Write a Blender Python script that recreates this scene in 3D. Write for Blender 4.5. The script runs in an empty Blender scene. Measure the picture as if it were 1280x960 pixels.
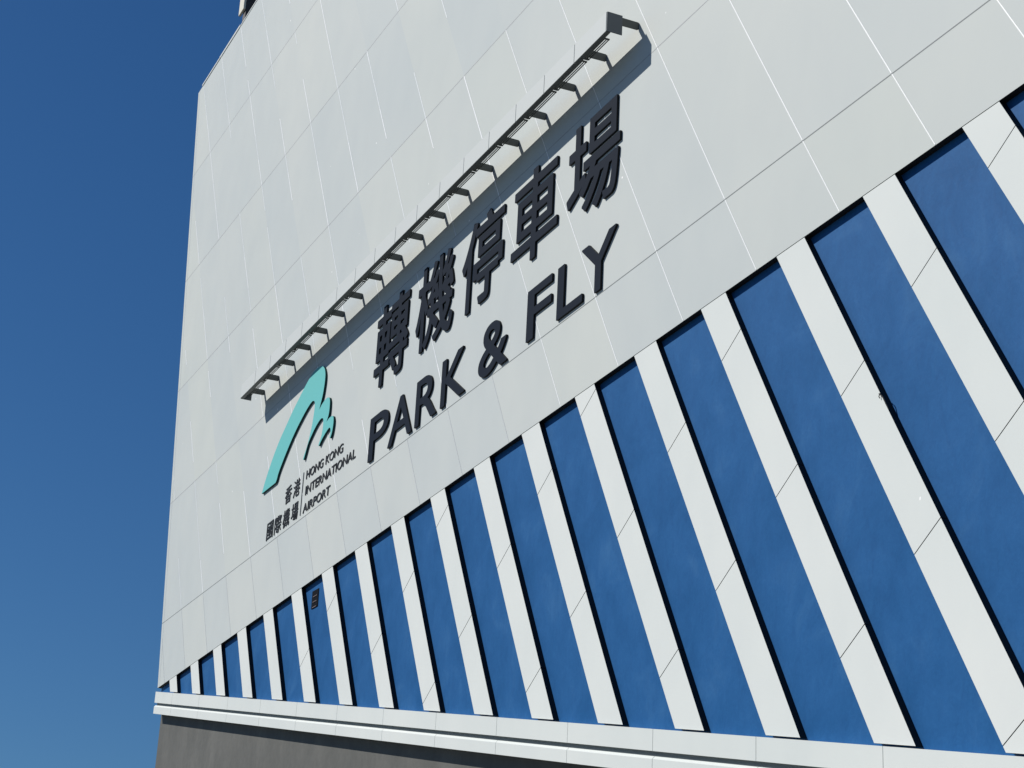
# A white and blue car park facade with raised sign letters, seen from the street.
# Facade coordinates in metres: x along the wall, d outwards from the wall face (towards
# the street), z up from the lower edge of the white cladding. ZB lifts that edge above ground.
import bpy, bmesh, math, random
from mathutils import Matrix, Vector

random.seed(7)
sc = bpy.context.scene
COL = sc.collection
ZB = 11.46
PER = 1.75                      # panel and fin spacing
LEAN = 0.589                    # the fins and joints lean back this much per metre of height
BOLD = {"轉":[[656,-93,734,-93,770,-91,800,-86,830,-74,839,-64,845,-54,850,-30,850,136,970,136,973,140,973,214,970,217,850,218,850,263,876,263,899,228,904,223,922,223,972,251,979,258,979,274,959,302,926,340,887,380,934,380,938,384,938,660,934,664,745,664,746,696,958,696,961,700,961,774,958,777,746,777,745,846,742,850,658,850,655,846,654,777,452,777,448,774,448,742,296,742,296,848,292,851,208,851,204,848,204,742,44,742,40,738,40,658,44,654,204,654,204,602,66,602,62,598,62,236,66,232,204,232,204,172,30,172,26,168,26,88,30,84,204,84,204,-88,208,-92,292,-92,296,-88,296,84,462,84,466,88,466,136,528,136,498,116,498,100,525,72,550,42,567,18,590,-20,594,-25,612,-25,630,-14,630,-28,644,-60,652,-90],[706,-10,638,-8,666,9,671,14,671,30,655,56,634,82,584,136,757,136,756,-4,754,-7,746,-10],[296,172,296,232,438,232,441,236,442,274,443,258,446,254,757,260,756,217,440,217,437,214,436,172],[144,310,143,380,210,380,211,310],[290,310,289,380,358,380,359,310],[442,333,441,598,438,602,296,602,296,654,448,654,452,658,452,696,654,696,654,664,476,664,472,660,472,384,476,380,654,380,655,336],[746,338,746,380,784,380,785,364,809,340],[558,449,558,489,655,488,654,449],[746,449,746,489,849,488,848,449],[144,456,143,524,210,524,211,456],[290,456,290,524,359,524,358,456],[558,556,558,595,655,594,654,556],[746,556,746,595,849,594,848,556]],"機":[[150,-90,230,-90,233,-86,234,362,253,320,261,296,264,293,284,293,310,328,310,254,314,251,384,250,376,196,366,160,351,122,331,84,307,48,280,18,237,-22,237,-38,260,-58,288,-88,306,-88,328,-69,362,-36,388,-4,408,26,427,62,439,88,454,134,512,82,546,47,564,47,613,96,613,112,582,142,532,187,473,234,476,251,616,251,640,158,657,110,668,84,664,80,642,64,594,33,538,4,490,-15,486,-20,486,-36,530,-85,548,-85,590,-67,656,-33,712,4,735,-24,758,-47,796,-72,818,-81,840,-87,862,-90,900,-89,910,-85,920,-78,937,-60,951,-36,968,14,977,56,977,74,972,78,948,92,924,114,906,114,901,106,895,62,886,28,880,16,872,7,850,12,824,26,799,50,787,64,821,100,851,136,878,174,903,220,903,236,898,240,869,250,944,251,948,254,948,330,944,334,884,334,891,342,891,358,870,377,815,416,876,424,885,390,890,385,908,385,954,402,958,406,958,424,951,448,929,512,904,570,900,574,880,574,852,566,890,626,924,686,926,690,926,706,922,710,870,730,850,731,845,726,815,664,790,660,779,660,815,722,847,792,848,810,844,815,792,832,774,832,770,828,763,806,741,754,711,698,687,660,676,650,662,642,662,624,679,574,684,568,702,568,710,572,730,577,767,582,740,542,707,498,690,482,674,473,667,526,659,626,652,764,651,824,650,840,646,844,564,844,561,840,566,689,516,708,498,708,494,704,464,644,424,639,422,640,460,702,506,792,506,808,500,812,450,829,430,829,426,824,418,800,400,760,372,706,337,650,327,638,316,629,316,654,312,658,233,658,233,848,230,851,150,851,147,848,147,658,40,658,37,654,37,570,40,566,132,566,133,564,113,476,89,392,53,294,34,252,15,218,15,200,36,162,48,130,52,126,70,126,86,152,105,194,126,248,147,314,147,-86],[742,151,725,196,711,250,810,251,797,226,775,192],[314,334,324,350,324,366,233,518,233,566,312,566,316,568,320,554,324,548,342,548,366,556,414,564,392,532,348,476,332,461,316,453,312,450,312,432,329,382,334,376,352,376,364,382,387,386,387,334],[476,334,476,390,472,394,438,395,514,405,521,374,526,368,544,368,594,386,602,334],[692,334,683,390,678,439,689,402,694,396,712,396,730,402,725,396,725,378,788,334],[586,440,568,496,546,552,542,556,522,556,498,550,533,602,568,660,576,544],[442,471,476,517,490,478],[798,489,834,538,851,496]],"停":[[150,-90,236,-90,240,-86,240,580,284,666,312,730,313,678,316,675,960,675,963,678,963,758,960,761,694,761,666,818,646,850,640,856,622,856,558,837,552,832,552,816,580,761,326,761,326,764,344,808,344,824,338,829,274,849,254,849,250,844,233,796,208,738,152,628,122,580,88,530,55,486,20,448,20,430,37,406,61,358,64,355,84,355,107,380,147,432,147,-86],[458,-87,554,-87,606,-84,642,-77,656,-69,668,-58,677,-42,681,-20,682,168,868,168,872,172,872,205,874,203,960,203,963,206,963,384,960,388,300,388,297,384,297,206,300,203,384,203,386,205,386,172,390,168,582,168,581,4,578,1,572,-1,434,0,431,-4,431,-20,448,-58,454,-82],[388,249,388,304,871,304,870,249,868,251,390,251],[390,429,876,429,879,432,879,640,876,643,390,643,386,640,386,432],[480,505,480,567,783,566,782,505]],"車":[[450,-94,544,-94,548,-90,548,55,960,55,963,58,963,142,960,146,548,146,548,205,854,205,858,208,858,614,854,617,548,617,548,668,926,669,929,672,929,756,926,760,548,760,548,846,544,850,450,850,447,846,446,760,74,760,71,756,71,672,74,669,447,668,446,617,150,617,146,614,146,208,150,205,446,205,447,146,44,146,41,142,41,58,44,55,446,55,447,-90],[242,290,242,371,447,370,446,290],[548,290,548,371,759,370,758,290],[242,452,242,532,447,532,446,452],[548,452,548,532,759,532,758,452]],"場":[[570,-95,588,-95,618,-69,655,-30,682,4,712,48,735,86,767,152,794,221,847,220,836,112,823,42,817,22,807,4,786,-5,770,-7,692,-3,689,-6,689,-22,695,-34,701,-52,706,-84,710,-87,838,-86,852,-83,866,-77,874,-71,890,-56,905,-28,914,0,928,74,941,190,948,280,948,302,944,305,528,305,555,352,556,353,970,353,973,356,973,436,970,440,322,440,319,436,319,356,322,353,447,352,418,312,370,259,356,320,352,326,334,326,254,290,253,540,358,541,361,544,361,632,358,635,253,636,253,840,250,843,162,843,158,840,158,636,44,635,41,632,41,544,44,541,158,540,158,246,28,191,22,186,22,170,50,96,54,92,72,92,316,212,294,195,260,172,260,154,284,135,314,106,332,106,400,158,464,221,530,221,521,206,494,170,467,138,430,99,382,58,318,14,318,-2,322,-7,346,-25,370,-52,388,-52,426,-26,458,0,526,68,560,108,590,148,613,182,634,221,700,221,693,202,670,156,626,84,578,26,544,-8,512,-32,512,-50,546,-72],[420,474,898,474,901,478,901,818,898,821,420,821,417,818,417,478],[510,553,510,610,807,610,806,553],[510,686,510,743,807,742,806,686]],"P":[[68,-10,170,-10,174,-6,174,285,280,285,324,288,376,300,416,317,444,338,475,372,485,390,493,406,503,440,506,474,503,534,493,570,477,602,446,638,420,659,382,677,332,689,292,692,68,692,64,688,64,-6],[174,393,174,584,286,584,310,582,336,575,352,567,371,550,379,540,388,520,392,502,392,480,385,452,374,432,362,420,342,407,322,399,304,395,282,393]],"A":[[-2,-10,102,-10,107,-6,192,191,472,191,559,-4,564,-10,670,-10,673,-6,673,8,671,12,370,690,364,696,290,696,286,692,-5,10,-6,-6],[238,299,326,514,422,300]],"R":[[74,-10,178,-10,181,-6,182,286,222,286,252,281,268,274,290,260,308,243,332,216,360,180,477,-2,484,-10,606,-10,610,-6,610,8,556,82,462,230,428,274,398,306,379,322,410,340,418,347,435,364,452,386,463,406,472,430,477,454,479,476,479,502,475,542,461,582,446,608,426,630,414,642,382,664,346,679,302,689,258,692,74,692,71,688,71,-6],[182,394,181,588,244,588,272,586,300,580,316,574,336,562,346,552,356,536,365,504,365,480,361,462,351,440,341,428,322,413,300,403,276,397,242,394]],"K":[[72,-10,176,-10,179,-6,180,318,516,-10,656,-10,660,-6,660,8,298,360,588,674,588,688,584,692,458,692,180,391,179,688,176,692,72,692,69,688,69,-6]],"&":[[192,-19,228,-18,246,-15,278,-7,300,2,330,17,360,36,414,79,492,-10,622,-10,626,-6,626,8,494,160,539,218,569,266,595,320,599,332,599,346,596,349,492,349,488,344,474,316,457,288,437,260,422,243,340,336,384,372,413,402,428,422,441,444,451,470,456,494,457,532,454,558,445,586,431,610,412,632,384,654,356,668,326,676,278,679,244,676,212,668,182,655,162,640,133,610,118,584,109,554,106,524,107,486,112,462,130,418,150,386,174,356,120,321,96,301,65,268,48,246,35,222,25,190,22,164,22,142,25,114,35,84,51,56,80,25,102,8,134,-8,162,-16],[208,91,198,92,180,97,166,104,147,122,141,130,134,148,134,166,139,182,150,200,174,227,202,249,244,276,343,162,314,136,276,110,242,96,226,92],[272,418,248,444,230,472,219,498,215,512,215,528,226,550,242,565,258,572,270,575,296,575,310,571,324,564,340,550,347,540,352,526,353,508,348,490,332,466,310,444]],"F":[[74,-10,176,-10,180,-6,180,307,442,307,446,310,446,412,442,415,180,416,180,584,442,584,446,588,446,688,442,692,74,692,70,688,70,-6]],"L":[[72,-10,482,-10,486,-6,486,94,482,98,178,98,178,688,174,692,72,692,68,688,68,-6]],"Y":[[250,-10,354,-10,357,-6,357,354,610,674,610,688,606,692,484,692,302,462,120,692,-2,692,-6,688,-6,674,247,354,247,-6]]}
MEDIUM = {"香":[[204,-82,280,-82,282,-46,730,-46,732,-80,812,-78,810,318,208,318,290,373,338,410,374,443,427,496,458,532,458,342,538,341,540,531,582,488,620,452,712,381,762,348,814,317,866,291,916,270,942,306,966,330,964,335,882,368,828,395,780,422,696,479,626,540,944,540,944,612,540,612,540,720,710,744,836,771,837,774,778,835,654,809,504,788,316,770,146,760,136,758,148,726,156,691,310,699,458,712,458,612,55,610,56,540,374,540,338,504,302,473,218,412,128,361,36,322,36,320,62,292,86,258,132,277,203,314],[282,18,282,108,731,108,730,18],[282,168,282,253,731,252,730,168]],"港":[[544,-72,796,-72,822,-70,844,-65,862,-56,870,-50,881,-38,892,-20,901,8,911,82,868,98,844,111,837,50,829,22,818,7,798,-1,530,-1,506,6,501,10,497,18,495,28,496,139,798,139,800,321,831,284,866,248,894,225,926,202,932,206,958,240,981,262,980,266,954,281,924,302,867,356,828,404,791,464,966,465,967,536,789,538,789,650,938,650,939,720,790,722,788,841,711,840,710,722,520,722,520,840,444,841,442,722,308,720,310,650,443,650,443,538,268,538,266,466,444,464,410,408,369,356,328,313,276,270,272,268,226,303,222,300,187,222,134,114,97,44,60,-20,68,-28,128,-69,149,-34,209,86,273,226,297,198,306,192,356,232,383,258,420,301,421,26,422,8,427,-16,436,-36,452,-52,470,-61,494,-68],[496,203,496,303,727,302,726,203],[470,367,501,418,524,465,712,465,735,418,766,368],[206,400,214,408,252,464,220,489,176,517,114,550,76,565,33,506,82,482,132,454,172,427],[520,538,520,650,711,650,710,538],[254,661,263,668,302,726,268,755,224,784,180,809,128,833,84,776,132,750,190,714,222,690]],"國":[[82,-85,154,-85,156,-38,842,-38,844,-85,920,-84,918,796,80,794],[156,34,156,722,842,723,842,34],[464,59,494,79,532,109,566,139,596,172,621,132,638,112,656,96,674,85,698,76,716,72,740,73,754,80,770,96,781,112,791,138,800,174,805,208,752,245,744,186,736,156,726,141,712,143,694,154,678,170,660,196,644,230,678,286,709,346,734,408,755,478,696,492,690,490,676,440,658,392,639,350,618,313,596,422,582,534,794,535,796,594,578,595,571,694,568,703,502,702,510,595,206,594,208,535,515,534,524,452,536,374,555,288,570,240,546,212,502,168,464,139,418,108],[208,125,504,183,505,194,502,238,496,240,360,214,198,187,196,182],[244,277,468,277,469,474,244,475],[300,327,300,425,410,424,410,327],[732,602,744,612,771,644,750,663,722,682,660,714,623,676,698,630]],"際":[[530,-81,592,-81,644,-75,666,-66,675,-58,685,-44,691,-16,692,218,914,218,915,284,398,286,398,218,617,218,617,2,602,-12,506,-11,504,-14,520,-50],[78,-79,146,-78,146,730,269,730,231,608,193,504,218,474,237,446,263,394,277,342,280,312,279,278,273,252,260,234,232,225,173,224,186,190,191,158,262,157,294,166,312,176,324,188,330,196,342,224,349,264,350,310,347,344,341,372,324,420,307,454,288,482,264,512,313,640,360,772,356,778,312,805,300,802,76,800],[394,-36,400,-32,416,-10,463,58,507,132,516,150,514,153,448,173,401,92,369,44,337,4,340,-1],[898,-35,954,-2,960,4,891,102,842,168,832,177,778,148,775,144,846,46],[924,325,929,328,944,352,970,380,970,384,926,410,890,438,855,472,830,504,868,552,904,610,936,670,962,734,918,761,904,757,718,757,702,822,643,810,654,757,624,768,612,765,510,765,532,828,528,830,470,842,439,762,402,692,361,634,312,582,312,580,362,541,395,576,429,620,456,660,484,710,588,710,558,629,488,670,481,664,457,634,460,628,534,582,494,518,458,547,420,572,385,540,388,534,424,509,462,476,408,422,376,397,347,378,347,376,369,352,383,330,388,328,424,354,464,387,494,418,496,375,816,375,818,409,868,363],[516,441,561,504,606,584,635,654,660,734,685,646,713,574,751,500,791,442],[794,561,762,624,735,698,872,699,836,626]],"機":[[158,-81,223,-80,223,410,252,352,272,302,278,304,314,356,272,432,223,510,224,575,306,576,306,648,223,650,222,842,157,840,157,650,47,648,48,575,146,575,146,572,123,468,99,386,63,286,25,208,46,168,58,136,64,136,90,188,116,256,157,394],[870,-81,892,-80,902,-76,912,-69,930,-50,950,-6,967,66,940,83,914,105,905,56,896,22,885,2,874,-4,842,3,816,17,789,42,771,66,811,106,841,142,868,182,893,228,826,254,785,184,759,152,738,130,715,190,697,260,938,262,938,324,858,325,881,352,836,388,782,422,884,436,898,394,948,414,929,478,894,562,888,565,843,550,866,487,772,476,810,526,849,582,883,638,916,698,858,722,824,654,758,648,805,730,838,802,836,806,784,823,780,820,762,772,721,690,697,654,684,641,674,636,672,632,692,577,732,588,786,597,790,596,757,544,717,490,698,473,684,466,682,462,702,405,724,412,768,420,735,388,735,386,776,358,819,326,684,325,667,426,654,552,645,688,640,834,572,835,571,818,574,742,585,564,598,434,614,326,466,325,464,385,398,385,396,325,322,325,322,260,396,260,386,190,376,154,363,120,341,76,313,36,280,0,247,-28,247,-32,268,-49,296,-79,320,-60,359,-20,398,34,429,96,448,155,556,56,603,104,544,160,462,228,465,260,626,260,650,166,667,116,683,80,650,55,602,24,546,-5,498,-24,496,-28,530,-68,540,-76,582,-58,634,-32,678,-5,716,21,745,-18,766,-38,786,-52,826,-72],[534,377,586,396,563,476,534,547,483,532,506,469,414,458,484,550,523,608,563,676,560,680,506,699,472,635,399,628,450,708,496,798,492,803,438,820,410,752,365,670,337,630,326,620,314,614,332,557,378,569,434,578,437,576,402,524,358,468,340,452,324,444,322,440,342,385,356,391,384,397,522,417]],"場":[[578,-86,610,-60,645,-24,672,10,702,54,749,140,771,192,784,230,859,230,848,120,833,34,827,16,817,-4,814,-7,794,-14,778,-17,700,-12,699,-16,712,-48,716,-76,822,-78,836,-76,862,-65,880,-48,895,-22,911,38,925,138,938,294,508,296,546,360,962,362,962,431,329,430,330,362,467,362,428,304,396,268,330,207,272,167,270,164,272,159,324,115,392,167,456,230,551,230,504,162,477,130,438,90,390,49,328,8,328,4,354,-16,378,-43,414,-20,450,9,516,74,580,154,603,190,626,230,718,230,680,148,636,78,588,18,552,-17,522,-40,524,-44,554,-63],[62,101,268,201,361,248,344,317,243,274,243,550,350,550,351,624,243,626,242,834,168,832,168,626,51,624,52,550,168,550,168,238,32,178],[428,483,890,483,891,810,428,812],[500,544,500,619,817,618,816,544],[500,677,500,752,817,752,816,677]],"H":[[74,-4,176,-2,176,293,552,293,552,-2,656,-2,654,686,552,684,552,389,176,389,176,684,72,684]],"O":[[402,-13,492,-6,564,15,630,49,682,92,726,148,756,206,775,270,781,334,775,412,756,478,725,538,680,592,628,635,564,668,494,688,418,695,330,688,258,667,196,634,146,594,99,538,68,478,48,412,42,348,48,270,67,206,98,146,136,98,194,49,254,16,328,-6],[408,85,356,90,308,104,264,127,224,158,193,196,168,242,154,290,149,342,154,392,169,442,192,486,226,526,262,554,308,578,356,592,414,597,466,592,514,578,560,555,596,526,631,486,654,442,669,392,674,340,669,290,655,242,630,196,598,158,558,126,514,104,466,90]],"N":[[72,-4,169,-2,170,515,620,-4,709,-2,708,686,611,684,610,164,154,686,71,684]],"G":[[406,-13,486,-10,548,0,610,17,676,44,676,338,441,338,442,244,572,244,572,112,538,101,494,91,456,86,424,85,368,90,318,104,272,126,230,157,198,194,174,238,159,288,154,342,159,392,173,438,198,484,225,518,240,531,268,554,312,577,362,592,380,594,426,597,474,593,516,585,560,573,598,559,656,530,662,532,662,636,660,638,556,676,516,686,472,693,410,695,344,689,274,670,206,636,154,595,108,540,74,478,54,414,47,344,54,260,74,196,106,138,154,82,204,44,266,13,338,-7]],"K":[[74,-4,176,-2,176,328,518,-4,657,-2,657,4,624,37,291,360,585,678,584,686,458,686,176,380,176,684,72,684]],"I":[[74,-4,177,-2,176,686,73,684]],"T":[[252,-4,354,-2,354,590,588,590,588,686,14,684,16,590,250,590]],"E":[[74,-4,474,-2,472,92,176,92,176,296,455,298,454,392,176,392,176,590,464,590,464,686,72,684]],"R":[[76,-4,178,-2,178,292,224,292,250,288,270,280,290,266,310,249,335,220,363,184,486,-4,607,-2,607,4,553,78,444,246,414,282,386,310,368,322,408,346,432,368,445,384,460,410,469,434,476,480,472,538,458,578,443,604,423,626,414,636,380,658,344,673,300,683,258,686,74,684],[178,388,178,594,272,592,300,586,316,580,336,568,349,556,361,536,367,516,369,496,368,476,363,456,354,436,344,424,324,407,302,397,276,391,242,388]],"A":[[-2,-4,102,-4,104,-2,188,197,474,197,563,-2,566,-4,670,-2,668,8,364,690,292,690,289,688,-2,6],[230,293,326,525,430,294]],"L":[[72,-4,483,-2,482,92,175,92,174,686,71,684]],"P":[[68,-4,171,-2,172,291,278,291,322,294,372,305,414,323,444,344,472,376,482,394,490,410,500,444,503,478,500,530,490,566,474,598,446,632,418,653,382,671,330,683,292,686,67,684],[172,387,172,590,286,590,312,588,336,581,352,573,372,558,382,544,391,524,395,506,396,488,394,468,388,448,377,428,364,414,348,403,330,395,298,388]]}
EMBLEM = [[6.181,2.769],[6.236,2.844],[6.288,2.917],[6.344,2.992],[6.412,3.072],[6.495,3.159],[6.59,3.253],[6.687,3.344],[6.779,3.427],[6.863,3.497],[6.943,3.559],[7.023,3.617],[7.106,3.674],[7.194,3.728],[7.285,3.779],[7.378,3.829],[7.472,3.881],[7.568,3.935],[7.667,3.991],[7.765,4.045],[7.861,4.095],[7.953,4.14],[8.043,4.18],[8.132,4.219],[8.218,4.257],[8.302,4.295],[8.384,4.333],[8.465,4.369],[8.546,4.402],[8.632,4.435],[8.721,4.467],[8.805,4.495],[8.878,4.516],[8.935,4.529],[8.982,4.536],[9.023,4.539],[9.065,4.541],[9.107,4.543],[9.146,4.544],[9.187,4.542],[9.233,4.539],[9.288,4.535],[9.347,4.529],[9.408,4.52],[9.465,4.506],[9.52,4.486],[9.574,4.461],[9.624,4.432],[9.666,4.399],[9.702,4.364],[9.731,4.324],[9.754,4.282],[9.772,4.239],[9.783,4.194],[9.787,4.147],[9.787,4.097],[9.783,4.045],[9.775,3.988],[9.762,3.926],[9.747,3.865],[9.73,3.811],[9.71,3.764],[9.687,3.722],[9.664,3.684],[9.644,3.649],[9.628,3.617],[9.614,3.59],[9.602,3.563],[9.588,3.536],[9.624,3.554],[9.658,3.572],[9.694,3.589],[9.735,3.604],[9.784,3.617],[9.839,3.629],[9.894,3.638],[9.943,3.644],[9.986,3.645],[10.025,3.642],[10.061,3.637],[10.094,3.628],[10.124,3.617],[10.15,3.604],[10.173,3.586],[10.192,3.564],[10.206,3.535],[10.216,3.502],[10.222,3.464],[10.226,3.425],[10.228,3.382],[10.227,3.335],[10.222,3.288],[10.211,3.245],[10.192,3.209],[10.166,3.176],[10.138,3.145],[10.111,3.112],[10.15,3.122],[10.189,3.132],[10.227,3.141],[10.267,3.146],[10.31,3.147],[10.354,3.145],[10.397,3.141],[10.433,3.134],[10.461,3.125],[10.484,3.114],[10.503,3.1],[10.518,3.08],[10.53,3.054],[10.539,3.023],[10.544,2.989],[10.544,2.952],[10.54,2.911],[10.531,2.866],[10.519,2.821],[10.505,2.783],[10.488,2.753],[10.468,2.728],[10.446,2.706],[10.426,2.683],[10.415,2.689],[10.405,2.695],[10.394,2.701],[10.384,2.707],[10.392,2.731],[10.402,2.756],[10.41,2.78],[10.414,2.803],[10.414,2.825],[10.411,2.847],[10.405,2.867],[10.394,2.884],[10.38,2.9],[10.363,2.914],[10.341,2.925],[10.315,2.931],[10.285,2.931],[10.251,2.925],[10.212,2.916],[10.168,2.904],[10.115,2.888],[10.056,2.868],[9.996,2.845],[9.941,2.823],[9.893,2.8],[9.85,2.776],[9.809,2.751],[9.766,2.727],[9.757,2.733],[9.747,2.739],[9.737,2.745],[9.728,2.75],[9.749,2.77],[9.769,2.789],[9.79,2.808],[9.81,2.829],[9.83,2.85],[9.85,2.872],[9.868,2.896],[9.883,2.923],[9.895,2.954],[9.905,2.989],[9.913,3.025],[9.918,3.061],[9.921,3.097],[9.921,3.135],[9.919,3.171],[9.915,3.2],[9.909,3.223],[9.902,3.24],[9.89,3.254],[9.871,3.266],[9.844,3.278],[9.81,3.29],[9.77,3.297],[9.724,3.297],[9.669,3.288],[9.607,3.272],[9.541,3.251],[9.479,3.228],[9.421,3.203],[9.363,3.175],[9.307,3.145],[9.254,3.114],[9.202,3.084],[9.151,3.052],[9.104,3.02],[9.063,2.986],[9.03,2.948],[9.003,2.907],[8.979,2.866],[8.956,2.829],[8.933,2.797],[8.913,2.767],[8.893,2.739],[8.872,2.71],[8.862,2.716],[8.852,2.721],[8.842,2.727],[8.832,2.732],[8.845,2.753],[8.857,2.773],[8.871,2.795],[8.891,2.82],[8.918,2.85],[8.951,2.881],[8.986,2.917],[9.018,2.956],[9.049,3.0],[9.079,3.049],[9.107,3.101],[9.134,3.152],[9.159,3.201],[9.183,3.25],[9.205,3.3],[9.224,3.355],[9.241,3.418],[9.256,3.486],[9.268,3.553],[9.276,3.612],[9.279,3.661],[9.278,3.705],[9.274,3.742],[9.268,3.774],[9.262,3.797],[9.254,3.812],[9.243,3.824],[9.223,3.836],[9.196,3.851],[9.163,3.865],[9.122,3.876],[9.073,3.879],[9.013,3.872],[8.943,3.858],[8.868,3.838],[8.79,3.815],[8.711,3.788],[8.627,3.756],[8.542,3.722],[8.458,3.686],[8.375,3.65],[8.292,3.612],[8.21,3.572],[8.128,3.529],[8.047,3.485],[7.966,3.437],[7.885,3.388],[7.805,3.337],[7.724,3.282],[7.642,3.225],[7.564,3.168],[7.491,3.114],[7.424,3.062],[7.36,3.013],[7.304,2.966],[7.258,2.923],[7.225,2.885],[7.204,2.851],[7.188,2.821],[7.171,2.796],[7.152,2.779],[7.135,2.767],[7.119,2.758],[7.102,2.747],[6.875,2.752],[6.646,2.758],[6.415,2.764]]
ROWS = {"HONG KONG":[[["H",0.0],["O",0.729],["N",1.552],["G",2.333],["K",3.351],["O",4.007],["N",4.83],["G",5.611]],[0.07500000298023224,6.284000396728516]],"INTERNATIONAL":[[["I",0.0],["N",0.25],["T",1.031],["E",1.635],["R",2.135],["N",2.739],["A",3.52],["T",4.187],["I",4.791],["O",5.041],["N",5.864],["A",6.645],["L",7.312]],[0.07600000500679016,7.7920002937316895]],"AIRPORT":[[["A",0.0],["I",0.667],["R",0.917],["P",1.521],["O",2.031],["R",2.854],["T",3.458]],[0.0,4.045000076293945]]}


# ------------------------------------------------------------------ helpers
def W(x, d, z):
    return (x, -d, z + ZB)

def prop(o, label=None, cat=None, group=None, kind=None):
    if label: o['label'] = label
    if cat: o['category'] = cat
    if group: o['group'] = group
    if kind: o['kind'] = kind
    return o

def empty(name, loc):
    o = bpy.data.objects.new(name, None)
    o.empty_display_size = 0.2
    COL.objects.link(o)
    o.location = loc
    return o

def link(o, parent=None):
    COL.objects.link(o)
    if parent is not None:
        o.parent = parent
        o.matrix_parent_inverse = Matrix.Translation(-Vector(parent_loc(parent)))
    return o

def parent_loc(p):
    # meshes are written in world metres, so only an Empty's own place has to be undone
    return p.location if p.type == 'EMPTY' else (0, 0, 0)

class MB:
    """collects shapes, then links them as one mesh object"""
    def __init__(self):
        self.v = []; self.f = []; self.m = []
    def poly(self, pts, mi=0):
        n = len(self.v); self.v += [tuple(p) for p in pts]
        self.f.append(list(range(n, n + len(pts)))); self.m.append(mi)
    def prism(self, xz, d0, d1, mi=0, side=None):
        """polygon in the facade plane (anticlockwise seen from the street), from d0 (back) to d1 (front)"""
        side = mi if side is None else side
        n = len(xz); b = len(self.v)
        self.v += [W(x, d0, z) for x, z in xz] + [W(x, d1, z) for x, z in xz]
        self.f.append([b + n + i for i in range(n)]); self.m.append(mi)
        self.f.append([b + i for i in reversed(range(n))]); self.m.append(side)
        for i in range(n):
            j = (i + 1) % n
            self.f.append([b + i, b + j, b + n + j, b + n + i]); self.m.append(side)
    def box(self, x0, x1, d0, d1, z0, z1, mi=0):
        self.prism([(x0, z0), (x1, z0), (x1, z1), (x0, z1)], d0, d1, mi)
    def tube(self, pts, r, n=6, mi=0):
        rings = []
        for i, p in enumerate(pts):
            p = Vector(p)
            t = (Vector(pts[min(i + 1, len(pts) - 1)]) - Vector(pts[max(i - 1, 0)])).normalized()
            a = t.orthogonal().normalized(); c = t.cross(a)
            b = len(self.v)
            for k in range(n):
                q = p + (a * math.cos(2 * math.pi * k / n) + c * math.sin(2 * math.pi * k / n)) * r
                self.v.append(tuple(q))
            rings.append(b)
        for i in range(len(rings) - 1):
            for k in range(n):
                k2 = (k + 1) % n
                self.f.append([rings[i] + k, rings[i] + k2, rings[i + 1] + k2, rings[i + 1] + k]); self.m.append(mi)
        self.f.append([rings[0] + k for k in reversed(range(n))]); self.m.append(mi)
        self.f.append([rings[-1] + k for k in range(n)]); self.m.append(mi)
    def build(self, name, mats, parent=None, bevel=0.0, tones=None):
        me = bpy.data.meshes.new(name)
        me.from_pydata(self.v, [], self.f)
        for m in (mats if isinstance(mats, (list, tuple)) else [mats]):
            me.materials.append(m)
        me.polygons.foreach_set('material_index', self.m)
        if tones is not None:
            at = me.attributes.new('tone', 'FLOAT', 'FACE')
            at.data.foreach_set('value', tones)
        me.update()
        o = bpy.data.objects.new(name, me)
        link(o, parent)
        if bevel:
            b = o.modifiers.new('bevel', 'BEVEL'); b.width = bevel; b.segments = 2
            b.limit_method = 'ANGLE'; b.harden_normals = False
        return o

def clip(poly, a, b, c):
    """keep the side a*x + b*z + c >= 0"""
    out = []
    for i in range(len(poly)):
        p, q = poly[i], poly[(i + 1) % len(poly)]
        sp = a * p[0] + b * p[1] + c; sq = a * q[0] + b * q[1] + c
        if sp >= 0: out.append(p)
        if (sp >= 0) != (sq >= 0):
            t = sp / (sp - sq)
            out.append((p[0] + t * (q[0] - p[0]), p[1] + t * (q[1] - p[1])))
    return out

# ------------------------------------------------------------------ materials
def mat(name, color, rough=0.5, metal=0.0, spec=0.5):
    m = bpy.data.materials.new(name); m.use_nodes = True
    b = m.node_tree.nodes['Principled BSDF']
    b.inputs['Base Color'].default_value = (*color, 1)
    b.inputs['Roughness'].default_value = rough
    b.inputs['Metallic'].default_value = metal
    b.inputs['Specular IOR Level'].default_value = spec
    return m

def nodes(m):
    nt = m.node_tree
    return nt, nt.nodes, nt.links, nt.nodes['Principled BSDF']

def noise(nt, scale, detail=4, rough=0.55, vec=None):
    n = nt.nodes.new('ShaderNodeTexNoise')
    n.inputs['Scale'].default_value = scale; n.inputs['Detail'].default_value = detail
    n.inputs['Roughness'].default_value = rough
    if vec is not None: nt.links.new(vec, n.inputs['Vector'])
    return n

def obj_vec(nt, scale=(1, 1, 1)):
    tc = nt.nodes.new('ShaderNodeTexCoord'); mp = nt.nodes.new('ShaderNodeMapping')
    mp.inputs['Scale'].default_value = scale
    nt.links.new(tc.outputs['Object'], mp.inputs['Vector'])
    return mp.outputs['Vector']

def ramp(nt, fac, stops):
    r = nt.nodes.new('ShaderNodeValToRGB')
    e = r.color_ramp.elements
    while len(e) < len(stops): e.new(0.5)
    for el, (p, c) in zip(e, stops):
        el.position = p; el.color = (*c, 1) if len(c) == 3 else c
    nt.links.new(fac, r.inputs['Fac'])
    return r

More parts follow.
